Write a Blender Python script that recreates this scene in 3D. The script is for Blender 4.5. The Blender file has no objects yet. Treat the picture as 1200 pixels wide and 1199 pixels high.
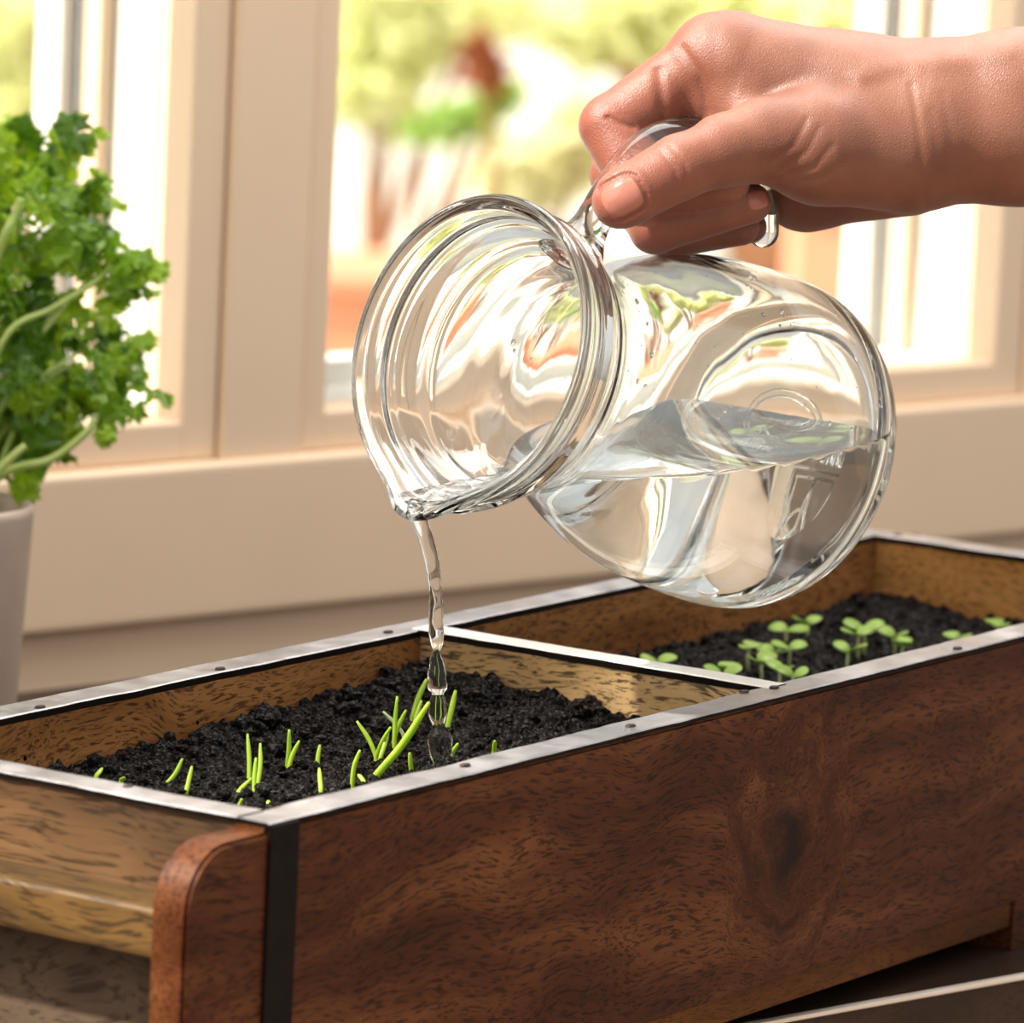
import bpy, bmesh, math, random
import numpy as np
from mathutils import Vector, Matrix, noise

# ------------------------------------------------------------------ camera
S = bpy.context.scene
COL = S.collection
FPX = 6500.0
YAW, PITCH, ROLL = 0.58677932, -0.15505819, 0.04732572
CAM = Vector((-1.39727435, -1.01673588, 0.3744545))
fwd = Vector((math.cos(PITCH)*math.cos(YAW), math.cos(PITCH)*math.sin(YAW), math.sin(PITCH)))
r0 = Vector((math.sin(YAW), -math.cos(YAW), 0)); u0 = r0.cross(fwd)
RT = (r0*math.cos(ROLL) + u0*math.sin(ROLL)).normalized()
UP = (u0*math.cos(ROLL) - r0*math.sin(ROLL)).normalized()
FW = fwd.normalized()
cd = bpy.data.cameras.new('camera'); cam = bpy.data.objects.new('camera', cd); COL.objects.link(cam)
m = Matrix((RT, UP, -FW)).transposed().to_4x4(); m.translation = CAM; cam.matrix_world = m
cd.sensor_fit = 'HORIZONTAL'; cd.sensor_width = 36.0; cd.lens = FPX*36/1200
cd.clip_start = .05; cd.clip_end = 200
cd.dof.use_dof = True; cd.dof.focus_distance = 1.985; cd.dof.aperture_fstop = 15.5
S.camera = cam

# ------------------------------------------------------------------ world, lights, exposure
wd = bpy.data.worlds.new('sky'); S.world = wd; wd.use_nodes = True
nt = wd.node_tree; nt.nodes.clear()
wo = nt.nodes.new('ShaderNodeOutputWorld'); bg = nt.nodes.new('ShaderNodeBackground')
tc = nt.nodes.new('ShaderNodeTexCoord'); sx = nt.nodes.new('ShaderNodeSeparateXYZ')
mr = nt.nodes.new('ShaderNodeMapRange'); mr.inputs[1].default_value = -1; mr.inputs[2].default_value = 1
cr = nt.nodes.new('ShaderNodeValToRGB')
cr.color_ramp.elements[0].position = .34; cr.color_ramp.elements[0].color = (.20, .165, .135, 1)
cr.color_ramp.elements[1].position = .52; cr.color_ramp.elements[1].color = (.70, .68, .65, 1)
e_ = cr.color_ramp.elements.new(.95); e_.color = (1.0, .98, .95, 1)
nt.links.new(tc.outputs['Generated'], sx.inputs[0]); nt.links.new(sx.outputs[2], mr.inputs[0])
nt.links.new(mr.outputs[0], cr.inputs[0]); nt.links.new(cr.outputs[0], bg.inputs[0])
nt.links.new(bg.outputs[0], wo.inputs[0]); bg.inputs[1].default_value = 1.0
sd = bpy.data.lights.new('sun', 'SUN'); sun = bpy.data.objects.new('sun', sd); COL.objects.link(sun)
sd.energy = 10.0; sd.angle = math.radians(2); sd.color = (1, .95, .86)
sun.rotation_euler = (-Vector((-.50, .42, .80))).to_track_quat('-Z', 'Y').to_euler()
ad = bpy.data.lights.new('side_softbox', 'AREA'); al = bpy.data.objects.new('side_softbox', ad); COL.objects.link(al)  # added softbox lamp for light from the left; no window is built there
ad.shape = 'RECTANGLE'; ad.size = 1.1; ad.size_y = 1.3; ad.energy = 10; ad.color = (1, .95, .88)
al.location = (-1.25, .55, .95)
al.rotation_euler = (Vector((.25, .08, .0)) - al.location).to_track_quat('-Z', 'Y').to_euler()
bd = bpy.data.lights.new('window_fill', 'AREA'); bl_ = bpy.data.objects.new('window_fill', bd); COL.objects.link(bl_)  # added fill lamp inside the room, brightens hand top, rims and soil
bd.shape = 'RECTANGLE'; bd.size = 1.5; bd.size_y = .8; bd.energy = 24; bd.color = (1, .97, .92)
bl_.location = (.75, .40, 1.05)
bl_.rotation_euler = (Vector((.28, .02, .05)) - bl_.location).to_track_quat('-Z', 'Y').to_euler()
S.view_settings.view_transform = 'Standard'; S.view_settings.look = 'None'
S.view_settings.exposure = 0.0; S.view_settings.gamma = 1.0; S.view_settings.use_curve_mapping = False
cy = S.cycles
cy.max_bounces = 24; cy.transmission_bounces = 20; cy.glossy_bounces = 10; cy.diffuse_bounces = 4
cy.transparent_max_bounces = 16; cy.sample_clamp_indirect = 6.0; cy.blur_glossy = .6

# ------------------------------------------------------------------ pixel helpers
def ray(x, y): return FW + RT*((x-600)/FPX) - UP*((y-599.5)/FPX)
def pix(x, y, d): return CAM + ray(x, y)*d
def onz(x, y, z):
    d = ray(x, y); return CAM + d*((z-CAM.z)/d.z)
PHI = -0.25206327
WS = Vector((math.cos(PHI), math.sin(PHI), 0)); WN = Vector((-WS.y, WS.x, 0))
def onwall(x, y, t):
    d = ray(x, y); k = (t-CAM.dot(WN))/d.dot(WN); P = CAM+d*k
    return P.dot(WS), P.z
def wp(s, t, z): return WS*s + WN*t + Vector((0, 0, z))

# ------------------------------------------------------------------ materials
def newmat(name):
    M = bpy.data.materials.new(name); M.use_nodes = True
    return M, M.node_tree, M.node_tree.nodes['Principled BSDF']
def nd(t, ty, **kw):
    n_ = t.nodes.new(ty)
    for k, v in kw.items(): setattr(n_, k, v)
    return n_
def ramp(t, fac, stops):
    r = nd(t, 'ShaderNodeValToRGB'); el = r.color_ramp.elements
    while len(el) < len(stops): el.new(.5)
    for e, (p, c) in zip(el, stops): e.position = p; e.color = (*c, 1) if len(c) == 3 else c
    t.links.new(fac, r.inputs[0]); return r.outputs[0]
def mixc(t, fac, a, b, mode='MIX'):
    x = nd(t, 'ShaderNodeMix', data_type='RGBA', blend_type=mode)
    for i, v in ((0, fac), (6, a), (7, b)):
        if isinstance(v, (int, float)): x.inputs[i].default_value = v
        elif isinstance(v, tuple): x.inputs[i].default_value = (*v, 1)
        else: t.links.new(v, x.inputs[i])
    return x.outputs[2]
def noise_tex(t, vec, scale, detail=4, rough=.55, dist=0):
    n_ = nd(t, 'ShaderNodeTexNoise'); n_.inputs['Scale'].default_value = scale
    n_.inputs['Detail'].default_value = detail; n_.inputs['Roughness'].default_value = rough
    n_.inputs['Distortion'].default_value = dist; t.links.new(vec, n_.inputs['Vector'])
    return n_.outputs[0]
def mapping(t, scale=(1, 1, 1), rot=(0, 0, 0), loc=(0, 0, 0), src=None):
    mp = nd(t, 'ShaderNodeMapping'); mp.inputs['Scale'].default_value = scale
    mp.inputs['Rotation'].default_value = rot; mp.inputs['Location'].default_value = loc
    if src is None:
        c = nd(t, 'ShaderNodeTexCoord'); src = c.outputs['Object']
    t.links.new(src, mp.inputs[0]); return mp.outputs[0]
def bump(t, bs, h, strength, dist):
    b = nd(t, 'ShaderNodeBump'); b.inputs['Strength'].default_value = strength; b.inputs['Distance'].default_value = dist
    t.links.new(h, b.inputs['Height']); t.links.new(b.outputs[0], bs.inputs['Normal'])
def plain(name, col, rough=.6, metal=0, var=.08, scale=40, bmp=0, spec=.5):
    M, t, b = newmat(name)
    v = mapping(t); n_ = noise_tex(t, v, scale)
    c = ramp(t, n_, [(.25, tuple(x*(1-var) for x in col)), (.75, tuple(min(1, x*(1+var)) for x in col))])
    t.links.new(c, b.inputs['Base Color']); b.inputs['Roughness'].default_value = rough; b.inputs['Metallic'].default_value = metal
    b.inputs['Specular IOR Level'].default_value = spec
    if bmp: bump(t, b, n_, bmp, .001)
    return M
def wood(name, axis, dark, mid, light, pore=(.02, .012, .008), rough=.42, seed=0, knot=None, blotch=None, porew=.5, poredark=.6, flow_=.05, spec_=.18, ps=(130, 1000)):
    """axis: 0 grain along x, 1 along y, 2 along z"""
    M, t, b = newmat(name)
    tcn = nd(t, 'ShaderNodeTexCoord'); sep = nd(t, 'ShaderNodeSeparateXYZ'); t.links.new(tcn.outputs['Object'], sep.inputs[0])
    order = {0: (0, 1, 2), 1: (1, 0, 2), 2: (2, 0, 1)}[axis]
    comb = nd(t, 'ShaderNodeCombineXYZ')
    for i, o in enumerate(order): t.links.new(sep.outputs[o], comb.inputs[i])
    add = nd(t, 'ShaderNodeVectorMath', operation='ADD'); add.inputs[1].default_value = (seed*1.37, seed*.71, seed*.53)
    t.links.new(comb.outputs[0], add.inputs[0]); vec = add.outputs[0]
    # flowing grain: bend the cross coordinate with low-frequency noise
    n1 = nd(t, 'ShaderNodeTexNoise'); n1.inputs['Scale'].default_value = 9; n1.inputs['Detail'].default_value = 2
    t.links.new(vec, n1.inputs['Vector'])
    sub = nd(t, 'ShaderNodeVectorMath', operation='SUBTRACT'); sub.inputs[1].default_value = (.5, .5, .5); t.links.new(n1.outputs[1], sub.inputs[0])
    mul = nd(t, 'ShaderNodeVectorMath', operation='MULTIPLY'); mul.inputs[1].default_value = (.02, flow_, flow_); t.links.new(sub.outputs[0], mul.inputs[0])
    ad2 = nd(t, 'ShaderNodeVectorMath', operation='ADD'); t.links.new(vec, ad2.inputs[0]); t.links.new(mul.outputs[0], ad2.inputs[1])
    flow = ad2.outputs[0]
    kfac = None
    if knot:
        kx, ky, kz, sg = knot
        dsub = nd(t, 'ShaderNodeVectorMath', operation='SUBTRACT'); dsub.inputs[1].default_value = (kx, ky, kz); t.links.new(tcn.outputs['Object'], dsub.inputs[0])
        dsc = nd(t, 'ShaderNodeVectorMath', operation='MULTIPLY'); dsc.inputs[1].default_value = (.8, 0, .62); t.links.new(dsub.outputs[0], dsc.inputs[0])
        nk = nd(t, 'ShaderNodeTexNoise'); nk.inputs['Scale'].default_value = 60; t.links.new(tcn.outputs['Object'], nk.inputs['Vector'])
        nks = nd(t, 'ShaderNodeVectorMath', operation='SCALE'); nks.inputs[3].default_value = .022; t.links.new(nk.outputs[1], nks.inputs[0])
        dad = nd(t, 'ShaderNodeVectorMath', operation='ADD'); t.links.new(dsc.outputs[0], dad.inputs[0]); t.links.new(nks.outputs[0], dad.inputs[1])
        dsu = nd(t, 'ShaderNodeVectorMath', operation='SUBTRACT'); dsu.inputs[1].default_value = (.011, .011, .011); t.links.new(dad.outputs[0], dsu.inputs[0])
        dl = nd(t, 'ShaderNodeVectorMath', operation='LENGTH'); t.links.new(dsu.outputs[0], dl.inputs[0])
        km = nd(t, 'ShaderNodeMapRange', interpolation_type='SMOOTHSTEP'); km.inputs[1].default_value = sg*3.2; km.inputs[2].default_value = 0
        t.links.new(dl.outputs[1], km.inputs[0]); kfac = km.outputs[0]
        kc = nd(t, 'ShaderNodeMapRange', interpolation_type='SMOOTHSTEP'); kc.inputs[1].default_value = sg*1.25; kc.inputs[2].default_value = sg*.2
        t.links.new(dl.outputs[1], kc.inputs[0]); kcore = kc.outputs[0]
        cb = nd(t, 'ShaderNodeCombineXYZ'); ml = nd(t, 'ShaderNodeMath', operation='MULTIPLY'); ml.inputs[1].default_value = .05
        t.links.new(kfac, ml.inputs[0]); t.links.new(ml.outputs[0], cb.inputs[2]); t.links.new(ml.outputs[0], cb.inputs[1])
        ad3 = nd(t, 'ShaderNodeVectorMath', operation='ADD'); t.links.new(flow, ad3.inputs[0]); t.links.new(cb.outputs[0], ad3.inputs[1]); flow = ad3.outputs[0]
    v1 = mapping(t, (5, 42, 42), src=flow); fig = noise_tex(t, v1, 1, 6, .6)
    v2 = mapping(t, (7, 16, 16), src=vec); bl = noise_tex(t, v2, 1, 3, .5)
    v3 = mapping(t, (ps[0], ps[1], ps[1]), src=flow); po = noise_tex(t, v3, 1, 3, .6)
    c = ramp(t, fig, [(.30, dark), (.5, mid), (.72, light)])
    if blotch: c = mixc(t, ramp(t, bl, [(.42, (0, 0, 0)), (.66, (1, 1, 1))]), c, blotch)
    else: c = mixc(t, ramp(t, bl, [(.35, (.3, .3, .3)), (.6, (0, 0, 0))]), c, dark)
    pf = ramp(t, po, [(porew, (0, 0, 0)), (porew+.12, (poredark,)*3)])
    c = mixc(t, pf, c, pore)
    if knot:
        kd = nd(t, 'ShaderNodeMath', operation='MULTIPLY'); kd.inputs[1].default_value = .45; t.links.new(kfac, kd.inputs[0])
        c = mixc(t, kd.outputs[0], c, tuple(x*.45 for x in mid))
        c = mixc(t, kcore, c, (.012, .0045, .0025))
    t.links.new(c, b.inputs['Base Color']); b.inputs['Roughness'].default_value = rough
    b.inputs['Specular IOR Level'].default_value = spec_
    inv = nd(t, 'ShaderNodeInvert'); t.links.new(pf, inv.inputs['Color'])
    bump(t, b, inv.outputs[0], .25, .0004)
    return M
def glass(name, ior, col=(1, 1, 1), rough=0.0):
    M, t, b = newmat(name)
    b.inputs['Transmission Weight'].default_value = 1; b.inputs['IOR'].default_value = ior
    b.inputs['Base Color'].default_value = (*col, 1); b.inputs['Roughness'].default_value = rough
    return M, t, b
def leafmat(name, top, tip, trans=.45, rough=.38, scale=25):
    M, t, b = newmat(name)
    n_ = noise_tex(t, mapping(t), scale)
    c = ramp(t, n_, [(.3, top), (.7, tip)])
    t.links.new(c, b.inputs['Base Color']); b.inputs['Roughness'].default_value = rough
    tr = nd(t, 'ShaderNodeBsdfTranslucent'); t.links.new(c, tr.inputs[0])
    mx = nd(t, 'ShaderNodeMixShader'); mx.inputs[0].default_value = trans
    o = t.nodes['Material Output']; t.links.new(b.outputs[0], mx.inputs[1]); t.links.new(tr.outputs[0], mx.inputs[2]); t.links.new(mx.outputs[0], o.inputs[0])
    return M

_d = ray(925, 985); _k = CAM - _d*(CAM.y/_d.y); KNOT = (_k.x-.34045, -.09, _k.z+.128, .0125)   # in the board's own coordinates
M_front = wood('front_wood', 0, (.036, .0095, .0036), (.092, .0275, .0095), (.20, .074, .026), seed=1, knot=KNOT, poredark=.8, pore=(.014, .0036, .0015), spec_=.10, ps=(110, 850))
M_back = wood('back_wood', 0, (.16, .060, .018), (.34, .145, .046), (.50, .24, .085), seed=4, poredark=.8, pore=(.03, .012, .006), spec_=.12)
M_end = wood('end_wood', 1, (.045, .022, .011), (.13, .066, .029), (.21, .115, .05), seed=7, blotch=(.075, .043, .022), poredark=.7, ps=(26, 520), flow_=.03)
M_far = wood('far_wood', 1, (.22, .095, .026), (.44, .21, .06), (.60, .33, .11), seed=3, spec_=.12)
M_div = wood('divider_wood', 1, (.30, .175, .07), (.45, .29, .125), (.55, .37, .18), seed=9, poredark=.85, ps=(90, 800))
M_batten = wood('batten_wood', 1, (.036, .02, .009), (.10, .055, .018), (.22, .12, .036), seed=12, blotch=(.05, .034, .018), poredark=.75, ps=(40, 560))
M_lowend = wood('low_end_wood', 1, (.04, .028, .020), (.09, .062, .042), (.15, .105, .072), seed=15, poredark=.6, ps=(30, 520))
M_ear = wood('ear_wood', 2, (.045, .016, .007), (.095, .034, .015), (.15, .060, .027), seed=18)
M_rail = wood('rail_wood', 0, (.05, .016, .004), (.115, .040, .009), (.19, .072, .018), seed=21, spec_=.08)
M_table = wood('counter_wood', 0, (.022, .012, .008), (.042, .024, .015), (.07, .04, .025), seed=24, rough=.35)
def make_metal():
    M, t, b = newmat('galvanised_strip')
    n1 = noise_tex(t, mapping(t, (60, 60, 60)), 1, 5, .65)
    n2 = noise_tex(t, mapping(t, (14, 14, 14)), 1, 3)
    c = ramp(t, n1, [(.3, (.23, .22, .225)), (.7, (.47, .455, .465))])
    c = mixc(t, ramp(t, n2, [(.56, (0, 0, 0)), (.72, (.55, .55, .55))]), c, (.42, .30, .23))
    t.links.new(c, b.inputs['Base Color']); b.inputs['Metallic'].default_value = .85
    t.links.new(ramp(t, n1, [(.3, (.36,)*3), (.7, (.55,)*3)]), b.inputs['Roughness'])
    bump(t, b, n1, .35, .0008); return M
M_metal = make_metal()
M_iron_shade = plain('iron_and_rim_shade', (.006, .0035, .0022), .55, 0, .4, 120, .2, .1)
M_nail = plain('nail_iron', (.05, .035, .028), .5, .7, .3, 300)
M_paint = plain('cream_paint', (.80, .60, .42), .5, 0, .025, 12)
M_paintd = plain('cream_paint_low', (.78, .58, .405), .55, 0, .03, 12)
M_white = plain('white_paint', (.66, .64, .585), .45, 0, .02, 12)
M_seal = plain('grey_seal', (.30, .30, .29), .6, 0, .1, 30)
M_floor = plain('floor_boards', (.25, .16, .10), .5, 0, .15, 6)

# ------------------------------------------------------------------ mesh helpers
def link(o, parent=None):
    COL.objects.link(o)
    if parent: o.parent = parent
    return o
def tag(o, label=None, cat=None, group=None, kind=None):
    if label: o['label'] = label
    if cat: o['category'] = cat
    if group: o['group'] = group
    if kind: o['kind'] = kind
    return o
def empty(name, loc=(0, 0, 0)):
    e = bpy.data.objects.new(name, None); e.empty_display_size = .02; COL.objects.link(e); e.location = loc
    bpy.context.view_layer.update() if False else None
    return e
def mesh_obj(name, verts, faces, mat, parent=None, smooth=False, mats=None, fm=None):
    """verts in world coordinates; parents are Empties moved by location only"""
    me = bpy.data.meshes.new(name)
    off = Vector(parent_origin(parent)) if parent else Vector((0, 0, 0))
    vs = [tuple(Vector(v)-off) for v in verts]
    me.from_pydata(vs, [], faces)
    for mm in (mats or [mat]): me.materials.append(mm)
    if fm: me.polygons.foreach_set('material_index', fm)
    if smooth: me.polygons.foreach_set('use_smooth', [True]*len(me.polygons))
    me.update()
    return link(bpy.data.objects.new(name, me), parent)
def parent_origin(o):
    v = Vector((0, 0, 0))
    while o is not None:
        v = v + Vector(o.location); o = o.parent
    return v
def bm_obj(name, bm, mat, parent=None, smooth=False, mats=None):
    me = bpy.data.meshes.new(name); off = parent_origin(parent) if parent else Vector((0, 0, 0))
    bmesh.ops.translate(bm, verts=bm.verts[:], vec=-off); bmesh.ops.recalc_face_normals(bm, faces=bm.faces[:])
    bm.to_mesh(me); bm.free()
    for mm in (mats or [mat]): me.materials.append(mm)
    if smooth: me.polygons.foreach_set('use_smooth', [True]*len(me.polygons))
    return link(bpy.data.objects.new(name, me), parent)
def bm_box(bm, lo, hi, bev=0, seg=2, xf=None):
    """box in axes (or in the wall frame when xf=wp)"""
    r = bmesh.ops.create_cube(bm, size=1); vs = r['verts']
    for v in vs:
        c = [lo[i] + (v.co[i]+.5)*(hi[i]-lo[i]) for i in range(3)]
        v.co = wp(*c) if xf else Vector(c)
    if bev:
        es = list({e for v in vs for e in v.link_edges})
        bmesh.ops.bevel(bm, geom=es, offset=bev, segments=seg, affect='EDGES', profile=.6)
def box(name, lo, hi, mat, parent=None, bev=.001, seg=2, wall=False):
    bm = bmesh.new(); bm_box(bm, lo, hi, bev, seg, wall); return bm_obj(name, bm, mat, parent)
def tube_data(path, radii, n=10, caps=True, flat=None, ref=None):
    P = [Vector(p) for p in path]; vs = []; fs = []
    T = [(P[min(i+1, len(P)-1)]-P[max(i-1, 0)]).normalized() for i in range(len(P))]
    nrm = ref if ref is not None else (Vector((0, 0, 1)) if abs(T[0].z) < .9 else Vector((1, 0, 0)))
    for i, p in enumerate(P):
        nrm = (nrm - T[i]*nrm.dot(T[i])).normalized(); b = T[i].cross(nrm)
        rr = radii[i] if hasattr(radii, '__len__') else radii
        ra, rb = rr if hasattr(rr, '__len__') else (rr, rr)
        for k in range(n):
            a = 2*math.pi*k/n; vs.append(p + nrm*(math.cos(a)*ra) + b*(math.sin(a)*rb))
    for i in range(len(P)-1):
        for k in range(n):
            fs.append((i*n+k, i*n+(k+1) % n, (i+1)*n+(k+1) % n, (i+1)*n+k))
    if caps:
        fs.append(tuple(range(n))[::-1]); fs.append(tuple((len(P)-1)*n+k for k in range(n)))
    return vs, fs
def catmull(pts, sub):
    out = []; P = [np.array(p, float) for p in pts]; P = [2*P[0]-P[1]] + P + [2*P[-1]-P[-2]]
    for i in range(1, len(P)-2):
        for k in range(sub):
            t = k/sub; a, b, c, d = P[i-1:i+3]
            out.append(.5*((2*b)+(-a+c)*t+(2*a-5*b+4*c-d)*t*t+(-a+3*b-3*c+d)*t**3))
    out.append(P[-2]); return out
random.seed(5)

# ================================================================== SETTING
TZ = -0.128                     # counter top height
FZ = -0.95                      # room floor
tag(box('floor', (-4, -3.2, FZ-.05), (5, .74, FZ), M_floor, bev=0, wall=True), 'brown room floor below the counter', kind='structure')
T0 = .75
sA, zR1 = onwall(206, 497, T0); sB, _ = onwall(246, 537, T0); sC, zS = onwall(342.5, 527, T0)
sD, zR = onwall(376, 477, T0); sE, _ = onwall(1158, 421, T0); sF, _ = onwall(1188, 459, T0)
zS = -.0232; zR = -.003
PW = sE-sD                      # pane width
sW1 = sA-PW; sW0 = sW1-.025
zTopPane = .62; zTop = .65
WL = .7445
WT = .757                       # face of the low wall
bm = bmesh.new()
bm_box(bm, (-4, WL, FZ), (5, WT+.14, zS-.01), 0, xf=True)
bm_box(bm, (-4, WT, zTop), (5, WT+.14, 1.7), 0, xf=True)
bm_box(bm, (-4, WT-.004, zS-.01), (sW0, WT+.14, zTop), 0, xf=True)
bm_box(bm, (sF+.052, WT-.004, zS-.01), (5, WT+.14, zTop), 0, xf=True)
tag(bm_obj('wall_back', bm, M_paintd), 'cream painted wall under and around the windows', kind='structure')
# apron board under the windows
box_ap = box('trim_1', (-2.5, .736, -.0995), (3.5, WT+.01, zS), M_paint, bev=.004, seg=3, wall=True)
tag(box_ap, 'wide cream painted apron board running under the windows', kind='structure')
# posts between the windows
for i, (a, b) in enumerate(((sB, sC), (sF, sF+.052))):
    o = box('trim_%d' % (i+2), (a+.0012, .7415, zS-.001), (b-.0012, .80, zTop), M_paint, bev=.003, seg=3, wall=True)
    tag(o, ('cream post between the two windows', 'cream post at the far side of the window behind the jug')[i], kind='structure')
tag(box('trim_4', (sW0-.3, .7415, zTopPane+.02), (sF+.3, .80, zTop+.08), M_paint, bev=.003, wall=True), 'cream head board over the windows', kind='structure')
M_pane, tt, bb = glass('window_glass', 1.0, (.98, .99, .98)); bb.inputs['IOR'].default_value = 1.02
def casement(name, s0, s1, p0, p1, label):
    """s0..s1 sash outside, p0..p1 pane opening"""
    root = empty(name, wp((s0+s1)/2, T0, zS)); tag(root, label, kind='structure')
    f0, f1 = .7455, .775
    def bead(lo, hi, nm, mat=M_paint, bev=.003): return box(nm, lo, hi, mat, root, bev, 3, True)
    bead((s0, f0, zS), (p0, f1, zTop), 'sash_stile'); bead((p1, f0, zS), (s1, f1, zTop), 'sash_stile')
    bead((p0-.002, f0+.0004, zS), (p1+.002, f1, zR), 'sash_bottom_rail'); bead((p0-.002, f0+.0004, zTopPane), (p1+.002, f1, zTop), 'sash_top_rail')
    box('pane', (p0-.004, .763, zR-.004), (p1+.004, .766, zTopPane+.004), M_pane, root, 0, 1, True)
    # deep white reveal and the outer frame behind the pane
    g0, g1 = .775, .812
    for a, b in ((s0-.001, p0), (p1, s1+.001)): bead((a, g0, zS), (b, g1+.05, zTop), 'jamb', M_white, .001)
    bead((p0-.001, g0, zS-.006), (p1+.001, g1+.03, zR-.002), 'sill_board', M_white, .002)
    for a, b, c in ((p0, p0+.008, 0), (p1-.008, p1, 0)): bead((a, g1-.002, zR-.003), (b, g1+.012, zTopPane), 'stop', M_paint, .001)
    for a, b in ((p0, p0+.0095), (p1-.0095, p1)): bead((a, g1+.012, zR-.003), (b, g1+.017, zTopPane), 'seal', M_seal, .0005)
    for a, b in ((p0, p0+.017), (p1-.017, p1)): bead((a, g1+.017, zR-.003), (b, g1+.040, zTopPane), 'outer_stile', M_white, .002)
    bead((p0, g1+.0172, zR-.004), (p1, g1+.040, zR+.011), 'outer_rail', M_white, .002)
    return root
casement('window_1', sW0, sB, sW1, sA, 'cream casement window behind the parsley')
casement('window_2', sC, sF, sD, sE, 'cream casement window behind the glass jug and hand')

# ------------------------------------------------------------------ counter
ct = empty('counter', wp(.5, .4, TZ)); tag(ct, 'dark wooden counter with a pale highlight painted on its front edge under the planter', 'counter')
e0 = onz(905, 1195, TZ).dot(WN); e1 = onz(1200, 1146, TZ).dot(WN); TE = (e0+e1)/2
box('counter_top', (-1.2, TE+.0022, TZ-.04), (3.0, WL+.0005, TZ), M_table, ct, .001, 2, True)
box('edge_highlight', (-1.2, TE-.0005, TZ-.0014), (3.0, TE+.0035, TZ+.0004), plain('pale_highlight', (.80, .70, .60), .3, 0, .1, 30), ct, .0006, 3, True)  # pale worn edge with the light it catches put into the colour
box('front_panel', (-1.15, TE+.012, FZ-.001), (2.95, TE+.03, TZ-.039), M_table, ct, .001, 1, True)
for a in (-1.15, 2.93): box('side_panel', (a, TE+.028, FZ-.001), (a+.02, WL-.001, TZ-.039), M_table, ct, .001, 1, True)

# ================================================================== PLANTER
W, L, D, H = .18, .6809, .3287, .1079
BT = .0140                      # board thickness
pl = empty('wooden_planter', (L/2, W/2, TZ)); tag(pl, 'long dark wooden planter with two soil compartments and metal strip rim', 'planter')
EAR = .041
def side_board(name, y0, y1, mat):
    bm = bmesh.new(); rr = .021; zt = -.0026; pts = []
    for k in range(19):
        a = math.pi - k*math.pi/36; pts.append((-EAR+rr+rr*math.cos(a), zt-rr+rr*math.sin(a)))
    pts += [(0, zt), (0, -.0012), (L, -.0012), (L, zt)]
    for k in range(19):
        a = math.pi/2 - k*math.pi/36; pts.append((L+EAR-rr+rr*math.cos(a), zt-rr+rr*math.sin(a)))
    pts += [(L+EAR, -H), (-EAR, -H)]
    vs = [bm.verts.new((x, y0, z)) for x, z in pts]; f = bm.faces.new(vs)
    ex = bmesh.ops.extrude_face_region(bm, geom=[f]); nv = [g for g in ex['geom'] if isinstance(g, bmesh.types.BMVert)]
    bmesh.ops.translate(bm, verts=nv, vec=(0, y1-y0, 0))
    es = [e for e in bm.edges if abs(e.verts[0].co.y-e.verts[1].co.y) < 1e-6]
    bmesh.ops.bevel(bm, geom=es, offset=.0012, segments=2, affect='EDGES')
    return bm_obj(name, bm, mat, pl)
side_board('front_board', 0, BT, M_front); side_board('back_board', W-BT, W, M_back)
ET = .0135
EZ = -.0285                     # top of the batten
box('end_board', (.0005, BT-.001, -.046), (ET, W-BT+.001, -.0012), M_end, pl, .0006)
box('end_board', (L-ET, BT-.001, -H), (L-.0005, W-BT+.001, -.0012), M_far, pl, .0006)
box('end_batten', (-.022, BT-.0005, -.0452), (.001, W-BT+.0005, EZ), M_batten, pl, .0025, 3)
box('lower_end_board', (-.0035, BT-.0005, -H), (ET, W-BT+.0005, -.0445), M_lowend, pl, .001)
DT = .012
box('divider', (D-DT/2, BT-.0005, -H+.005), (D+DT/2, W-BT+.0005, -.0016), M_div, pl, .0006)
box('bottom_board', (.004, .003, -H-.004), (L-.004, W-.003, -H+.008), M_rail, pl, .0006)
# recessed rail and feet under the front
fx = .4957
box('base_rail', (.06, .0022, -H-.0105), (fx+.012, .014, -H+.0005), M_rail, pl, .0006)
box('base_rail', (.06, W-.020, -H-.0108), (fx+.012, W-.0105, -H+.001), M_rail, pl, .0006)
for xx in (.0, fx+.0095):
    for yy in (.0008, W-.0388): box('foot', (xx, yy, TZ-.0003), (xx+.06 if xx < .1 else L+.02, yy+.038, -H+.001), M_front, pl, .0008)
# metal rim strips with wavy edges; dark sides paint in oxidised edge and shadow line
def strip(name, axis, a0, a1, c0, c1, z0, z1, mats, seed):
    n = max(8, int((a1-a0)/.004)); vs = []; fs = []; fm = []
    for i in range(n+1):
        a = a0+(a1-a0)*i/n
        j0 = .0007*noise.noise((a*38, seed, 0))+.0004*noise.noise((a*120, seed, 3)); j1 = .0007*noise.noise((a*38, seed, 9))+.0004*noise.noise((a*120, seed, 13))
        jz = .0003*noise.noise((a*30, seed, 21))
        for c, z in ((c0+j0, z0), (c0+j0, z1+jz-.0004), (c0+j0+.0006, z1+jz), (c1+j1-.0006, z1+jz), (c1+j1, z1+jz-.0004), (c1+j1, z0)):
            vs.append((a, c, z) if axis == 0 else (c, a, z))
    for i in range(n):
        for k in range(6):
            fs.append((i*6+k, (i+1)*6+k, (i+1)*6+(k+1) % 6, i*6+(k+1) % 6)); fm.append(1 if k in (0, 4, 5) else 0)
    fs.append(tuple(range(6))); fs.append(tuple(n*6+k for k in range(6))); fm += [1, 1]
    o = mesh_obj(name, vs, fs, None, pl, False, mats, fm)
    bm = bmesh.new(); bm.from_mesh(o.data); bmesh.ops.recalc_face_normals(bm, faces=bm.faces[:]); bm.to_mesh(o.data); bm.free()
    return o
strip('rim_strip', 0, 0, L, -.0006, BT-.0004, -.0010, .0006, [M_metal, M_iron_shade], 1)
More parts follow.
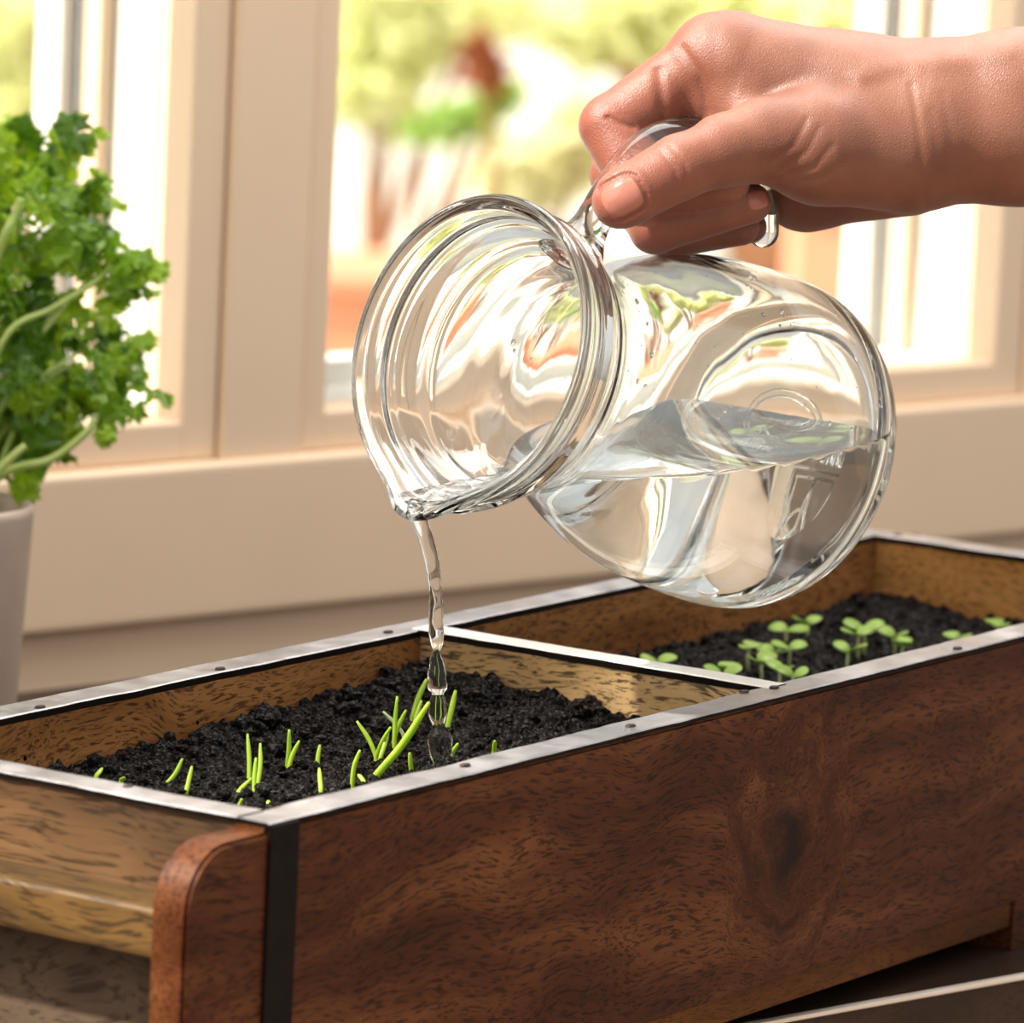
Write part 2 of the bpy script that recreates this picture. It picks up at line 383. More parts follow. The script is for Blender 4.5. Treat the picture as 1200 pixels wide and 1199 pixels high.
strip('rim_strip', 0, 0, L, W-BT+.0004, W+.0006, -.0022, .0006, [M_metal, M_iron_shade], 2)
strip('rim_strip', 1, .012, W-.012, -.0006, ET+.0004, -.0010, .0009, [M_metal, M_iron_shade], 3)
strip('rim_strip', 1, .012, W-.012, L-ET-.0004, L+.0006, -.0020, .0009, [M_metal, M_iron_shade], 4)
strip('divider_strip', 1, BT-.004, W-BT+.004, D-DT/2-.0003, D+DT/2+.0003, -.0018, .0011, [plain('pale_strip', (.82, .80, .76), .38, .35, .06, 60), M_iron_shade], 5)
for y0, y1 in ((-.0012, .0008), (W-.0008, W+.0012)):
    box('corner_strap', (.0005, y0, -H), (.0165, y1, -.0005), M_iron_shade, pl, .0006)
    box('corner_strap', (L-.0165, y0, -H), (L-.0005, y1, -.0005), M_iron_shade, pl, .0006)
def nail(px, py):
    P = onz(px, py, .0008); bm = bmesh.new()
    r = bmesh.ops.create_cone(bm, cap_ends=True, segments=12, radius1=.0021, radius2=.0016, depth=.0006)
    bmesh.ops.scale(bm, verts=bm.verts[:], vec=(1.25, .8, 1)); bmesh.ops.translate(bm, verts=bm.verts[:], vec=P+Vector((0, 0, .0003)))
    bm_obj('nail', bm, M_nail, pl)
for q in ((47, 829), (258, 784), (455, 741), (545, 897), (739, 851), (872, 811), (907, 806), (1122, 760), (1052, 627), (150, 922)): nail(*q)

# ------------------------------------------------------------------ soil
def soilmat():
    M, t, b = newmat('potting_soil')
    v = mapping(t); n1 = noise_tex(t, v, 350, 5, .7); n2 = noise_tex(t, v, 1400, 3, .6)
    c = ramp(t, n1, [(.35, (.0025, .0017, .0014)), (.62, (.009, .0058, .0043)), (.80, (.04, .022, .014))])
    t.links.new(c, b.inputs['Base Color'])
    t.links.new(ramp(t, n2, [(.4, (.22,)*3), (.6, (.75,)*3)]), b.inputs['Roughness']); bump(t, b, n2, .9, .0014); n3 = noise_tex(t, v, 700, 3, .6); t.links.new(ramp(t, n3, [(.52, (.06,)*3), (.66, (.75,)*3)]), b.inputs['Specular IOR Level']); return M
M_soil = soilmat()
def soil_h1(x, y):
    fx_ = (x-ET)/(D-ET); fy = (y-BT)/(W-2*BT)
    return -.0235 + .0065*math.exp(-((fx_-.93)/.22)**2 - ((fy-.8)/.5)**2) + .003*math.exp(-((fy-1)/.12)**2) - .003*math.exp(-((fx_-.1)/.25)**2) + .003*math.exp(-((fx_-1)/.10)**2)
def soil_h2(x, y):
    fy = (y-BT)/(W-2*BT); return -.0315 + .004*math.exp(-((fy-1)/.22)**2) + .003*math.exp(-((x-L+ET)/.03)**2)
def soil_z(x, y):
    h = soil_h1(x, y) if x < D else soil_h2(x, y)
    v = Vector((x, y, 0))
    return h + .0035*noise.fractal(v*55, .9, 2.1, 3) + .0024*noise.fractal(v*210, .8, 2.2, 3)
ico = bmesh.new(); bmesh.ops.create_icosphere(ico, subdivisions=1, radius=1); IV = [v.co.copy() for v in ico.verts]; IF = [tuple(v.index for v in f.verts) for f in ico.faces]; ico.free()
def soil(name, x0, x1, label, step, nl):
    y0, y1 = BT-.001, W-BT+.001; nx = int((x1-x0)/step); ny = int((y1-y0)/step); vs = []; fs = []
    for i in range(nx+1):
        for j in range(ny+1):
            x = x0+(x1-x0)*i/nx; y = y0+(y1-y0)*j/ny; vs.append((x, y, soil_z(x, y)))
    for i in range(nx):
        for j in range(ny):
            a = i*(ny+1)+j; fs.append((a, a+ny+1, a+ny+2, a+1))
    rng = random.Random(int(x0*1000)+3)
    for k in range(nl):
        x = rng.uniform(x0+.004, x1-.004); y = y0+.003+(y1-y0-.006)*(rng.random()**.75)
        r = .0005+.0022*rng.random()**4
        if rng.random() < .06: r *= 1.7
        z = soil_z(x, y)+r*.35; base = len(vs); sd_ = rng.random()*50
        sc_ = (rng.uniform(.7, 1.3), rng.uniform(.7, 1.3), rng.uniform(.6, 1.1))
        for v in IV:
            q = 1+.55*noise.noise(v*1.4+Vector((sd_, 0, 0))); vs.append((x+v.x*r*q*sc_[0], y+v.y*r*q*sc_[1], z+v.z*r*q*sc_[2]))
        fs += [tuple(base+i for i in f) for f in IF]
    if x0 < .1:
        bmi = bmesh.new(); bmesh.ops.create_icosphere(bmi, subdivisions=3, radius=1); CV = [v.co.copy() for v in bmi.verts]; CF = [tuple(v.index for v in f.verts) for f in bmi.faces]; bmi.free()
        for k in range(34):
            if k < 22: x = rng.uniform(x0+.16, x1-.006); y = rng.uniform(.11, y1-.006)
            else: x = x1-rng.uniform(.006, .05); y = rng.uniform(.03, .12)
            r = rng.uniform(.003, .0068); z = soil_z(x, y)+r*.15; base = len(vs); sd_ = rng.random()*90
            for v in CV:
                q = 1+.45*noise.noise(v*1.6+Vector((sd_, 0, 0)))+.30*noise.noise(v*5+Vector((0, sd_, 0)))+.16*noise.noise(v*11+Vector((0, 0, sd_))); vs.append((x+v.x*r*q, y+v.y*r*q, z+v.z*r*q*.85))
            fs += [tuple(base+i for i in f) for f in CF]
    # crumbs stuck to the inner face of the back board
    for k in range(26):
        x = rng.uniform(x0+.01, x1-.01); z = -.006-.022*rng.random()**.6; r = .0004+.0011*rng.random()**3; base = len(vs)
        for v in IV: vs.append((x+v.x*r, W-BT+v.y*r*.7, z+v.z*r))
        fs += [tuple(base+i for i in f) for f in IF]
    o = mesh_obj(name, vs, fs, M_soil); tag(o, label, 'soil', kind='stuff'); return o
soil('potting_soil', ET-.001, D-DT/2+.001, 'wet black potting soil with grass sprouts under the water stream', .0011, 3600)
soil('potting_soil', D+DT/2-.001, L-ET+.001, 'dark potting soil with round-leaved seedlings in the planter', .0016, 1800)

# ------------------------------------------------------------------ seedlings
M_sprout = leafmat('sprout_green', (.36, .58, .03), (.55, .74, .07), .35, .35, 120)
M_pale = leafmat('sprout_pale', (.70, .78, .45), (.85, .88, .65), .3)
def blade(b, t, bend=0, wpx=5, mat=None, label='', low=0, mid=None):
    P0 = onz(b[0], b[1], -.0225); 
    for _ in range(4): P0 = onz(b[0], b[1], soil_z(min(P0.x, D-.01), min(max(P0.y, .016), W-.016)))
    d = (P0-CAM).dot(FW); px = d/FPX
    P1 = pix(t[0], t[1], d+random.uniform(-.004, .006))
    root = P0 - Vector((0, 0, .004+low))
    mid_ = pix(mid[0], mid[1], d) if mid else (P0+P1)/2 + RT*(bend*px)
    ctl = [root, P0*.999+mid_*.001, mid_, P1]
    pts = [Vector(p) for p in catmull([tuple(c) for c in ctl], 5)]
    n = len(pts); rad = []
    for i in range(n):
        f = i/(n-1); a = wpx*.5*px*(1 if f < .7 else max(.45, 1-((f-.7)/.3)**2*.55)); rad.append((a*.55, a))
    vs, fs = tube_data(pts, rad, 8, True, ref=FW)
    o = mesh_obj('grass_sprout', vs, fs, mat or M_sprout, None, True); o.data.materials
    tag(o, label or 'slender green grass sprout growing in the wet soil compartment', 'sprout', 'grass sprouts in the near compartment'); return o
blades = [((191, 925), (214, 889), 3), ((218, 930), (225, 898), 0), ((292, 915), (290, 860), 1), ((301, 925), (305, 871), 2), ((298, 936), (300, 888), -1),
          ((274, 942), (295, 912), -4), ((336, 904), (339, 855), 1), ((338, 903), (351, 868), -2), ((376, 927), (374, 900), 0), ((372, 903), (375, 873), -1),
          ((113, 910), (120, 900), 0), ((142, 915), (146, 911), 0), ((314, 944), (315, 938), 0), ((281, 944), (283, 936), 1), ((441, 889), (418, 845), 3), ((436, 880), (424, 855), 3),
          ((441, 889), (458, 852), -2), ((462, 887), (465.5, 816), -1), ((461, 872), (476, 832), -2), ((483, 845), (500, 796), -2), ((484, 866), (494, 821), -2), ((413, 915), (422, 879), -2),
          ((427, 918), (417, 902), 0), ((482, 905), (480, 882), 0), ((524, 855), (534, 809), 0), ((528, 893), (537, 871), -2), ((579, 882), (580, 868), 0), ((446, 888), (455, 860), 0)]
BL = ['curved sprout leaning away from the end board, paired with a straight one', 'straight sprout beside the curved one near the end board', 'tallest sprout of the trio near the planter corner', 'sprout with a swollen middle in the trio near the planter corner', 'shortest upright sprout of the trio near the planter corner',
      'bent sprout arching at the foot of the trio by the corner', 'upright half of the V-shaped sprout pair standing alone', 'slanted half of the V-shaped sprout pair standing alone', 'lower stub of the stacked-looking pair between the V pair and the cluster', 'upper upright sprout between the V pair and the dense cluster',
      'sprout tip peeping over the end rim near the back board', 'tiniest green tip showing over the end rim', 'tiny green tip at the inside corner of the rim', 'short green tip below the arching sprout by the corner', 'sprout leaning toward the end board in the dense cluster', 'thin second blade behind the leaning sprout of the cluster',
      'slanted sprout crossing the leaning one in the dense cluster', 'tall straight sprout in the middle of the dense cluster', 'slanted sprout just behind the tall straight one in the cluster', 'highest broad sprout at the back of the dense cluster', 'shorter sprout in front of the highest one in the cluster', 'curved sprout rising in front of the dense cluster beside the rim',
      'short crossing stub at the foot of the curved sprout by the rim', 'small upright sprout between the cluster and the water stream', 'tall sprout standing just beyond the falling water', 'short sprout at the foot of the water stream by the rim', 'lone short sprout near the divider, over the front rim', 'thin blade hidden inside the dense sprout cluster']
for i, (b, t, bd) in enumerate(blades): blade(b, t, bd, 5.5 if i not in (24, 19) else 7, None, BL[i])
blade((437, 914), (503, 823), 0, 9, None, 'broad forked grass sprout, the thickest in the wet soil', mid=(472, 872))
blade((473, 862), (449, 834), 2, 4.5, M_pale, 'whitish bent strand lying across the grass sprouts')
M_cot = leafmat('seedling_leaf', (.24, .43, .05), (.46, .62, .17), .35, .3, 90)
M_stemp = leafmat('seedling_stem', (.45, .55, .22), (.6, .66, .35), .3)
def cotyledon(c, dirv, nrm, ln, wd_):
    side = dirv.cross(nrm).normalized(); vs = []; fs = []; n = 14
    vs.append(c + dirv*ln*.5 - nrm*ln*.10)
    for k in range(n):
        a = 2*math.pi*k/n; x = math.cos(a)*.5+.5; y = math.sin(a)*.5
        vs.append(c + dirv*(ln*x) + side*(wd_*y*(1-.15*(1-x))) + nrm*(-ln*.16*(x-.3)**2 + ln*.10*abs(y)))
    for k in range(n): fs.append((0, 1+k, 1+(k+1) % n))
    k0 = len(vs); vs += [v - nrm*.0004 for v in vs[:k0]]
    fs += [(k0+f[0], k0+f[2], k0+f[1]) for f in fs[:n]]
    for k in range(n): fs.append((1+k, k0+1+k, k0+1+(k+1) % n, 1+(k+1) % n))
    return vs, fs
seedl = [(772, 776), (854, 786), (878, 758), (892, 776), (922, 738), (926, 760), (947, 731), (914, 786), (929, 792), (906, 764), (1006, 744), (994, 764), (1047, 746), (1058, 756), (1120, 748), (1170, 732), (846, 792), (1012, 738)]
rs = random.Random(11)
SL = ['lone seedling near the divider in the far compartment', 'low seedling near the divider end of the front rim', 'topmost seedling on the divider side of the dense clump', 'seedling in the heart of the dense clump', 'back seedling of the upright pair behind the clump', 'tall single-stemmed seedling at the edge of the dense clump', 'rearmost seedling with shiny leaves behind the clump', 'low front seedling in the dense clump', 'front seedling of the clump touching the rim', 'pale seedling tucked inside the dense clump', 'front-facing seedling of the middle group', 'lower seedling of the middle group, nearer the rim', 'upper seedling of the pair nearest the far end clump', 'lower seedling of the pair beside the far group', 'seedling half hidden by the front rim beside a nail', 'seedling tip barely over the rim near the far end', 'smallest seedling by the divider, leaves on the soil', 'rear seedling of the middle group']
for i, q in enumerate(seedl):
    hpx = 26+rs.uniform(-4, 6); P0 = onz(q[0], q[1]+hpx, -.031)
    for _ in range(4): P0 = onz(q[0], q[1]+hpx, soil_z(min(max(P0.x, D+.01), L-.016), min(max(P0.y, .016), W-.016)))
    d = (P0-CAM).dot(FW); px = d/FPX; top = pix(q[0], q[1], d)
    rt = empty('leafy_seedling', P0); tag(rt, SL[i], 'seedling', 'seedlings in the far compartment')
    vs, fs = tube_data([P0-Vector((0, 0, .003)), P0*.6+top*.4+RT*px*rs.uniform(-2, 2), top], [.0008, .0007, .0006], 6); mesh_obj('stem', vs, fs, M_stemp, rt, True)
    a = rs.uniform(0, 6.28); tilt = rs.uniform(.15, .6)
    for sgn in (0, math.pi):
        h = Vector((math.cos(a+sgn), math.sin(a+sgn), 0)); dv = (h + Vector((0, 0, tilt))).normalized(); nr = (Vector((0, 0, 1))-h*tilt).normalized()
        nr = (nr + Vector((-.35, -.25, 0))*rs.uniform(.3, 1)).normalized(); nr = (nr - dv*nr.dot(dv)).normalized()
        vs, fs = cotyledon(top, dv, nr, .0080*rs.uniform(.8, 1.2), .0084*rs.uniform(.8, 1.15)); mesh_obj('leaf', vs, fs, M_cot, rt, True)

# ================================================================== GLASS JUG
DM = 1.971; MPX = DM/FPX
MC = pix(547, 408, DM); BC = pix(917, 531, DM + .737*580*MPX)
AX = (BC-MC).normalized(); JL = (BC-MC).length
PD = (RT*-.309 - UP*.951); PD = (PD - AX*PD.dot(AX)).normalized(); QD = AX.cross(PD).normalized()
K = JL/578.0                    # metres per profile unit along the axis
def rsc(s): return MPX*(1 + .062*s/578)
def spout(s, ph):
    if s > 120: return 0, 0
    q = max(0.0, 1-s/120.0); g = math.exp(-(ph/.27)**2); return 24*g*q**1.8, -13*g*q**3
def jpt(s, r, a):
    ph = (a+math.pi) % (2*math.pi) - math.pi; dr, ds = spout(max(s, 0), ph)
    rr = (r + dr*(r/165.0))*rsc(s); return MC + AX*((s+ds)*K) + (PD*math.cos(a) + QD*math.sin(a))*rr
def smooth_prof(p, sub=4): return [tuple(q) for q in catmull(p, sub)]
outer = smooth_prof([(2, 176), (-2, 181), (1, 186), (9, 187), (17, 183), (23, 180), (38, 178), (46, 180), (54, 180), (60, 175), (68, 172), (80, 167), (100, 156), (125, 144), (150, 138), (180, 139), (215, 149), (260, 168), (310, 185), (360, 195), (420, 200), (480, 201), (520, 198), (548, 189), (566, 178), (576, 166), (578, 158), (573, 151), (570, 140), (570, 60)])
inner = smooth_prof([(2, 176), (7, 170), (16, 167), (32, 165), (42, 161), (50, 157), (66, 155), (80, 150), (90, 143), (100, 141), (125, 130), (150, 124), (180, 125), (215, 135), (260, 154), (310, 172), (360, 182), (420, 187), (480, 188), (515, 184), (538, 172), (550, 152), (553, 130), (553, 60)])
NA = 128
def lathe(profs, close_center):
    vs = []; fs = []; rings = []
    for s, r in profs:
        rings.append(len(vs)); vs += [jpt(s, r, 2*math.pi*k/NA) for k in range(NA)]
    for i in range(len(rings)-1):
        a, b = rings[i], rings[i+1]
        for k in range(NA): fs.append((a+k, a+(k+1) % NA, b+(k+1) % NA, b+k))
    return vs, fs, rings
prof = outer[::-1] + inner[1:]
vs, fs, rings = lathe(prof, True)
c0 = len(vs); vs.append(MC+AX*(570*K)); c1 = len(vs); vs.append(MC+AX*(553*K))
for k in range(NA):
    fs.append((c0, rings[0]+(k+1) % NA, rings[0]+k)); fs.append((c1, rings[-1]+k, rings[-1]+(k+1) % NA))
def jugglass():
    M, t, b = glass('clear_glass', 1.5, (.975, .995, .987))
    n_ = noise_tex(t, mapping(t, (30, 30, 30)), 1, 2); bump(t, b, n_, .06, .002); return M
M_glass = jugglass()
jug = empty('glass_jug', BC); tag(jug, 'clear glass jug tilted in the hand and pouring water', 'jug')
def fixn(o):
    bm = bmesh.new(); bm.from_mesh(o.data); bmesh.ops.recalc_face_normals(bm, faces=bm.faces[:]); bm.to_mesh(o.data); bm.free(); return o
fixn(mesh_obj('jug_body', vs, fs, M_glass, jug, True))
# handle loop
hp = [(118, 146), (132, 176), (148, 228), (172, 278), (215, 312), (275, 322), (345, 308), (398, 280), (421, 240)]
hpp = catmull(hp, 6); path = [MC + AX*(s*K) - PD*(h*rsc(s)) for s, h in hpp]; nh = len(path); hr = []
for i in range(nh):
    f = i/(nh-1); fl = math.exp(-(f/.10)**2); fe = 0
    hr.append(((19+14*fl+6*fe)*MPX, (23+22*fl+8*fe)*MPX))
ed_ = (path[-1]-path[-2]).normalized(); pe = path[-1].copy()
for k in range(1, 7):
    a_ = k*math.pi/12.4; path.append(pe+ed_*(21*MPX*math.sin(a_))); hr.append((19*MPX*math.cos(a_), 23*MPX*math.cos(a_)))
vs, fs = tube_data(path, hr, 20, True, ref=PD)
hd = fixn(mesh_obj('handle', vs, fs, M_glass, jug, True))
# glass web that flows from the collar to the handle root
# embossed mark under the base
def base_pt(u, v): return MC + AX*(569.5*K) + (PD*(v-32) + QD*u)*(MPX*1.06)
def emb(polys, r=2.0):
    vs = []; fs = []
    for pl_ in polys:
        a, b = tube_data([base_pt(*p) for p in pl_], r*MPX, 6, True, ref=AX); o = len(vs); vs += a; fs += [tuple(o+i for i in f) for f in b]
    return vs, fs
def arc(cx, cy, rx, ry, a0, a1, n=14): return [(cx+rx*math.cos(a0+(a1-a0)*k/n), cy+ry*math.sin(a0+(a1-a0)*k/n)) for k in range(n+1)]
polys = [arc(0, 10, 62, 52, math.pi, 2*math.pi), arc(0, 10, 54, 44, math.pi, 2*math.pi),
         [(-46, 36), (46, 36), (44, 58), (30, 84), (0, 100), (-30, 84), (-44, 58), (-46, 36)], [(-38, 42), (38, 42), (34, 62), (22, 80), (0, 91), (-22, 80), (-36, 60), (-38, 42)],
         arc(-20, 44, 22, 42, 0, math.pi/2), arc(10, 86, 20, 20, math.pi, 2*math.pi), [(0, 42), (6, 60), (4, 80), (14, 88)]]
for k in range(7):
    x = -39+13*k; polys.append(arc(x, 20, 5, 9, 0, 2*math.pi, 10) if k % 3 == 0 else [(x-4, 29), (x-3, 11), (x+4, 29), (x+4, 11)])
for k in range(8):
    x = -30+8.5*k; polys.append([(x-2.5, 138), (x-2.5, 124), (x+3, 138), (x+3, 124)])
vs, fs = emb(polys, 1.7); fixn(mesh_obj('embossed_mark', vs, fs, M_glass, jug, True))

# ------------------------------------------------------------------ water in the jug and the stream
M_water, tw, bw = glass('water', 1.333, (.99, 1, 1))
zsp = min((jpt(4, 172, 0).z, jpt(0, 176, 0).z)); LEVEL = zsp + .0042
hx = Vector((AX.x, AX.y, 0)).normalized(); WPC = Vector((jpt(0, 176, 0).x, jpt(0, 176, 0).y, LEVEL)); WPN = (Vector((0, 0, 1)) - hx*.10).normalized()
vin = [(-8, 150)] + [(0, 171.5)] + [(s, r+.8) for s, r in inner[3:]]
vs, fs, rings = lathe(vin, True)
c0 = len(vs); vs.append(MC+AX*(-8*K)); c1 = len(vs); vs.append(MC+AX*((553+.8)*K))
for k in range(NA):
    fs.append((c0, rings[0]+(k+1) % NA, rings[0]+k)); fs.append((c1, rings[-1]+k, rings[-1]+(k+1) % NA))
bm = bmesh.new(); bv = [bm.verts.new(v) for v in vs]
for f in fs: bm.faces.new([bv[i] for i in f])
for f in bm.faces: f.smooth = True
res = bmesh.ops.bisect_plane(bm, geom=bm.verts[:]+bm.edges[:]+bm.faces[:], plane_co=WPC, plane_no=WPN, clear_outer=True)
edges = [e for e in bm.edges if len(e.link_faces) == 1]
fl = bmesh.ops.edgenet_fill(bm, edges=edges)
for f in fl['faces']: f.smooth = False
wj = empty('pouring_water', MC); tag(wj, 'clear water filling the tilted jug and falling from its lip in a thin stream', 'water')
w_ = bm_obj('water_in_jug', bm, M_water, wj)
ST0 = jpt(-2, 178, 0); d_top = (ST0-CAM).dot(FW)
sp = [(486, 586, 8, 0), (488, 598, 12, 0), (491, 609, 10.5, 0), (497, 625, 9, 0), (503, 645, 9, 0), (508, 668, 8.5, 0), (510, 690, 7.5, 1), (511, 712, 8.5, 1), (511, 735, 9, 2), (512, 752, 8, 2), (512, 762, 4.5, 3), (511, 772, 7, 3), (512, 782, 9.5, 3),
      (512, 798, 11.5, 4), (513, 808, 11, 4), (513, 814, 7.5, 4.5), (513, 826, 10.5, 5), (513, 842, 10, 5), (514, 851, 7, 5.5), (515, 860, 13.5, 6), (516, 874, 14.5, 6), (517, 890, 12, 6.3), (517, 906, 10, 6.5)]
Pg = onz(517, 893, -.0215); d_bot = (Pg-CAM).dot(FW)
path = []; rad = []; spc = catmull(sp, 4)
for x, y, r, tw_ in spc:
    f = min(1, max(0, (y-590)/(893-590))); d = d_top*(1-f)+d_bot*f; path.append(pix(x, y, d)); ww = .30*math.sin(tw_*2.1); rad.append((r*MPX*(1-.25+ww*.4), r*MPX*(1+.05*math.sin(y*.4))))
vs, fs = tube_data(path, rad, 16, True, ref=FW); fixn(mesh_obj('stream', vs, fs, M_water, wj, True))
# droplets clinging to the inside of the glass
rd = random.Random(3); vs = []; fs = []
for k in range(90):
    s = rd.uniform(150, 545); a = rd.uniform(math.pi*.5, math.pi*1.5); r = float(np.interp(s, [q[0] for q in inner[8:]], [q[1] for q in inner[8:]]))
    c = jpt(s, r, a)
    if (c-WPC).dot(WPN) < .004: continue
    q = (1.2+2.6*rd.random()**3)*MPX; b0 = len(vs)
    for v in IV: vs.append(c + Vector((v.x*q, v.y*q, v.z*q*1.2)))
    fs += [tuple(b0+i for i in f) for f in IF]
o = mesh_obj('droplets', vs, fs, M_water, wj, True); o['kind'] = 'stuff'

# ================================================================== HAND
NC = (729, 232, 52, 46)
def build_hand():
    h = 2.2; x0, x1, y0, y1, z0, z1 = 655, 1440, -5, 325, -405, -25
    X = np.arange(x0, x1, h, dtype=np.float32); Y = np.arange(y0, y1, h, dtype=np.float32); Z = np.arange(z0, z1, h, dtype=np.float32)
    GX, GY, GZ = np.meshgrid(X, Y, Z, indexing='ij', sparse=True)
    def cone(a, b, ra, rb, zs=1.0):
        ax, ay, az = a; bx, by, bz = b; az /= zs; bz /= zs
        dx, dy, dz = bx-ax, by-ay, bz-az; L2 = dx*dx+dy*dy+dz*dz+1e-6
        px, py, pz = GX-ax, GY-ay, GZ/np.float32(zs)-az
        t = np.clip((px*dx+py*dy+pz*dz)/L2, 0, 1).astype(np.float32)
        ex, ey, ez = px-t*dx, py-t*dy, pz-t*dz
        return np.sqrt(ex*ex+ey*ey+ez*ez) - (ra+(rb-ra)*t)
    def smin(a, b, k):
        hh = np.clip(.5+.5*(b-a)/k, 0, 1).astype(np.float32); return b+(a-b)*hh - k*hh*(1-hh)
    # forearm, wrist, back of hand, thenar, palm heel
    d = cone((1460, 128, -225), (1195, 137, -222), 112, 101, .84)
    d = smin(d, cone((1195, 137, -222), (1085, 144, -222), 101, 95, .82), 20)
    d = smin(d, cone((1085, 142, -222), (1000, 122, -226), 92, 78, .95), 24)
    d = smin(d, cone((1000, 120, -228), (868, 82, -228), 79, 66, 1.0), 26)
    d = smin(d, cone((1010, 118, -265), (880, 86, -290), 72, 62, 1.0), 24)
    d = smin(d, cone((1060, 176, -190), (960, 172, -152), 74, 66, .85), 26)
    d = smin(d, cone((960, 172, -152), (895, 163, -132), 64, 49, .9), 20)
    d = smin(d, cone((1060, 190, -270), (945, 216, -330), 64, 52), 26)
    d = smin(d, cone((945, 150, -320), (945, 210, -330), 60, 54), 26)
    # knuckle and index finger
    d = smin(d, cone((846, 66, -226), (838, 66, -226), 53, 52), 16)
    d = smin(d, cone((835, 70, -226), (718, 147, -212), 46, 37), 14)
    d = smin(d, cone((872, 128, -205), (835, 118, -215), 48, 34), 18)
    ix = cone((717, 148, -212), (752, 226, -176), 39, 31); ix = smin(ix, cone((752, 226, -172), (852, 214, -148), 31, 26), 8)
    # middle, ring and little fingers
    md = cone((850, 80, -290), (728, 205, -262), 44, 36); md = smin(md, cone((728, 205, -262), (768, 267, -196), 35, 30), 8); md = smin(md, cone((768, 266, -186), (880, 238, -172), 31, 24), 8)
    rg = cone((868, 100, -335), (756, 232, -308), 42, 34); rg = smin(rg, cone((756, 232, -308), (788, 274, -245), 33, 29), 8); rg = smin(rg, cone((788, 274, -240), (868, 266, -228), 28, 22), 8)
    lt = cone((890, 130, -350), (800, 236, -350), 38, 28); lt = smin(lt, cone((800, 236, -350), (830, 268, -300), 27, 24), 6); lt = smin(lt, cone((830, 268, -296), (880, 266, -285), 23, 19), 6)
    d = smin(d, ix, 5); d = smin(d, md, 5); d = smin(d, rg, 5); d = smin(d, lt, 5)
    # thumb
    th = cone((905, 165, -136), (846, 176, -112), 50, 42); th = smin(th, cone((846, 176, -112), (798, 195, -92), 41, 38), 10)
    th = smin(th, cone((796, 196, -92), (736, 229, -76), 38.5, 35), 6); th = smin(th, cone((738, 228, -76), (726, 236, -76), 35, 32.5), 6)
    dt = cone((905, 165, -136), (905, 165, -136), 60, 60)
    kk = np.where(dt < 0, np.float32(22), np.float32(6)) if False else None
    ca, sa = math.cos(math.radians(152)), math.sin(math.radians(152))
    uu = (GX-NC[0])*ca+(GY-NC[1])*sa; vv = -(GX-NC[0])*sa+(GY-NC[1])*ca
    qq = ((np.abs(uu)/(NC[2]*.5))**3.2+(np.abs(vv)/(NC[3]*.5))**3.2)**(1/3.2)
    gr = 2.6*np.exp(-((qq-1.04)/.085)**2)*(uu < NC[2]*.42) - 1.4*np.exp(-((qq-1.28)/.12)**2)*(uu < NC[2]*.3)
    th = th + (gr*(GZ > -92)).astype(np.float32)
    d = smin(d, th, 9)
    # creases (fine furrows in the skin on the camera side)
    GXY = np.broadcast_to(GX, d.shape[:2]+(1,))[..., 0], np.broadcast_to(GY, d.shape[:2]+(1,))[..., 0]
    def furrow(pts, wdt, dep):
        best = np.full(d.shape[:2], 1e6, np.float32)
        for (ax, ay), (bx, by) in zip(pts[:-1], pts[1:]):
            dx, dy = bx-ax, by-ay; t = np.clip(((GXY[0]-ax)*dx+(GXY[1]-ay)*dy)/(dx*dx+dy*dy), 0, 1)
            best = np.minimum(best, np.hypot(GXY[0]-ax-t*dx, GXY[1]-ay-t*dy))
        return dep*np.exp(-(best/wdt)**2)
    fr = furrow([(1068, 100), (1076, 150), (1080, 190), (1084, 245)], 4.5, 1.5) + furrow([(1105, 110), (1112, 150), (1120, 190), (1122, 245)], 5, .8) + furrow([(1092, 130), (1098, 180), (1100, 220)], 4, .6)
    for pts in ([(945, 140), (930, 170), (900, 192)], [(960, 150), (945, 178), (915, 198)], [(975, 170), (955, 195), (925, 205)], [(990, 190), (965, 208), (940, 212)]): fr = fr + furrow(pts, 4.0, 1.4)
    fr = fr + furrow([(775, 178), (790, 196), (795, 215)], 3, 1.5) + furrow([(786, 172), (802, 190), (806, 210)], 3, 1.3)
    fr = fr + furrow([(772, 84), (775, 112), (778, 145)], 7, 4.2) + furrow([(800, 58), (820, 85), (832, 130)], 6, 2.6) + furrow([(786, 80), (800, 110), (808, 140)], 14, 4.0) + furrow([(712, 138), (730, 146), (742, 150)], 3, 2.5)
    fr = fr - furrow([(1180, 60), (1090, 72), (1010, 90)], 14, 3.0) + furrow([(1060, 85), (980, 105)], 12, 1.5)
    d = d + (fr*(1))[..., None]*(GZ > -225)
    # surface nets
    s = d < 0
    nx, ny, nz = s.shape
    def cs(o): return s[o[0]:nx-1+o[0], o[1]:ny-1+o[1], o[2]:nz-1+o[2]]
    offs = [(i, j, k) for i in (0, 1) for j in (0, 1) for k in (0, 1)]
    cnt = sum(cs(o).astype(np.int8) for o in offs)
    act = (cnt > 0) & (cnt < 8); ci = np.argwhere(act)
    vid = np.full(act.shape, -1, np.int32); vid[act] = np.arange(len(ci))
    vals = {o: d[ci[:, 0]+o[0], ci[:, 1]+o[1], ci[:, 2]+o[2]] for o in offs}
    acc = np.zeros((len(ci), 3)); n_ = np.zeros(len(ci))
    for a in offs:
        for ax_ in range(3):
            if a[ax_] == 0:
                b = list(a); b[ax_] = 1; b = tuple(b); va, vb = vals[a], vals[b]; mk = (va < 0) != (vb < 0)
                t = np.where(mk, va/np.where(mk, va-vb, 1), 0); p = np.zeros((len(ci), 3))
                for q in range(3): p[:, q] = a[q]
                p[:, ax_] = t; acc[mk] += p[mk]; n_[mk] += 1
    V = (ci + acc/n_[:, None])*h + np.array([x0, y0, z0])
    quads = []
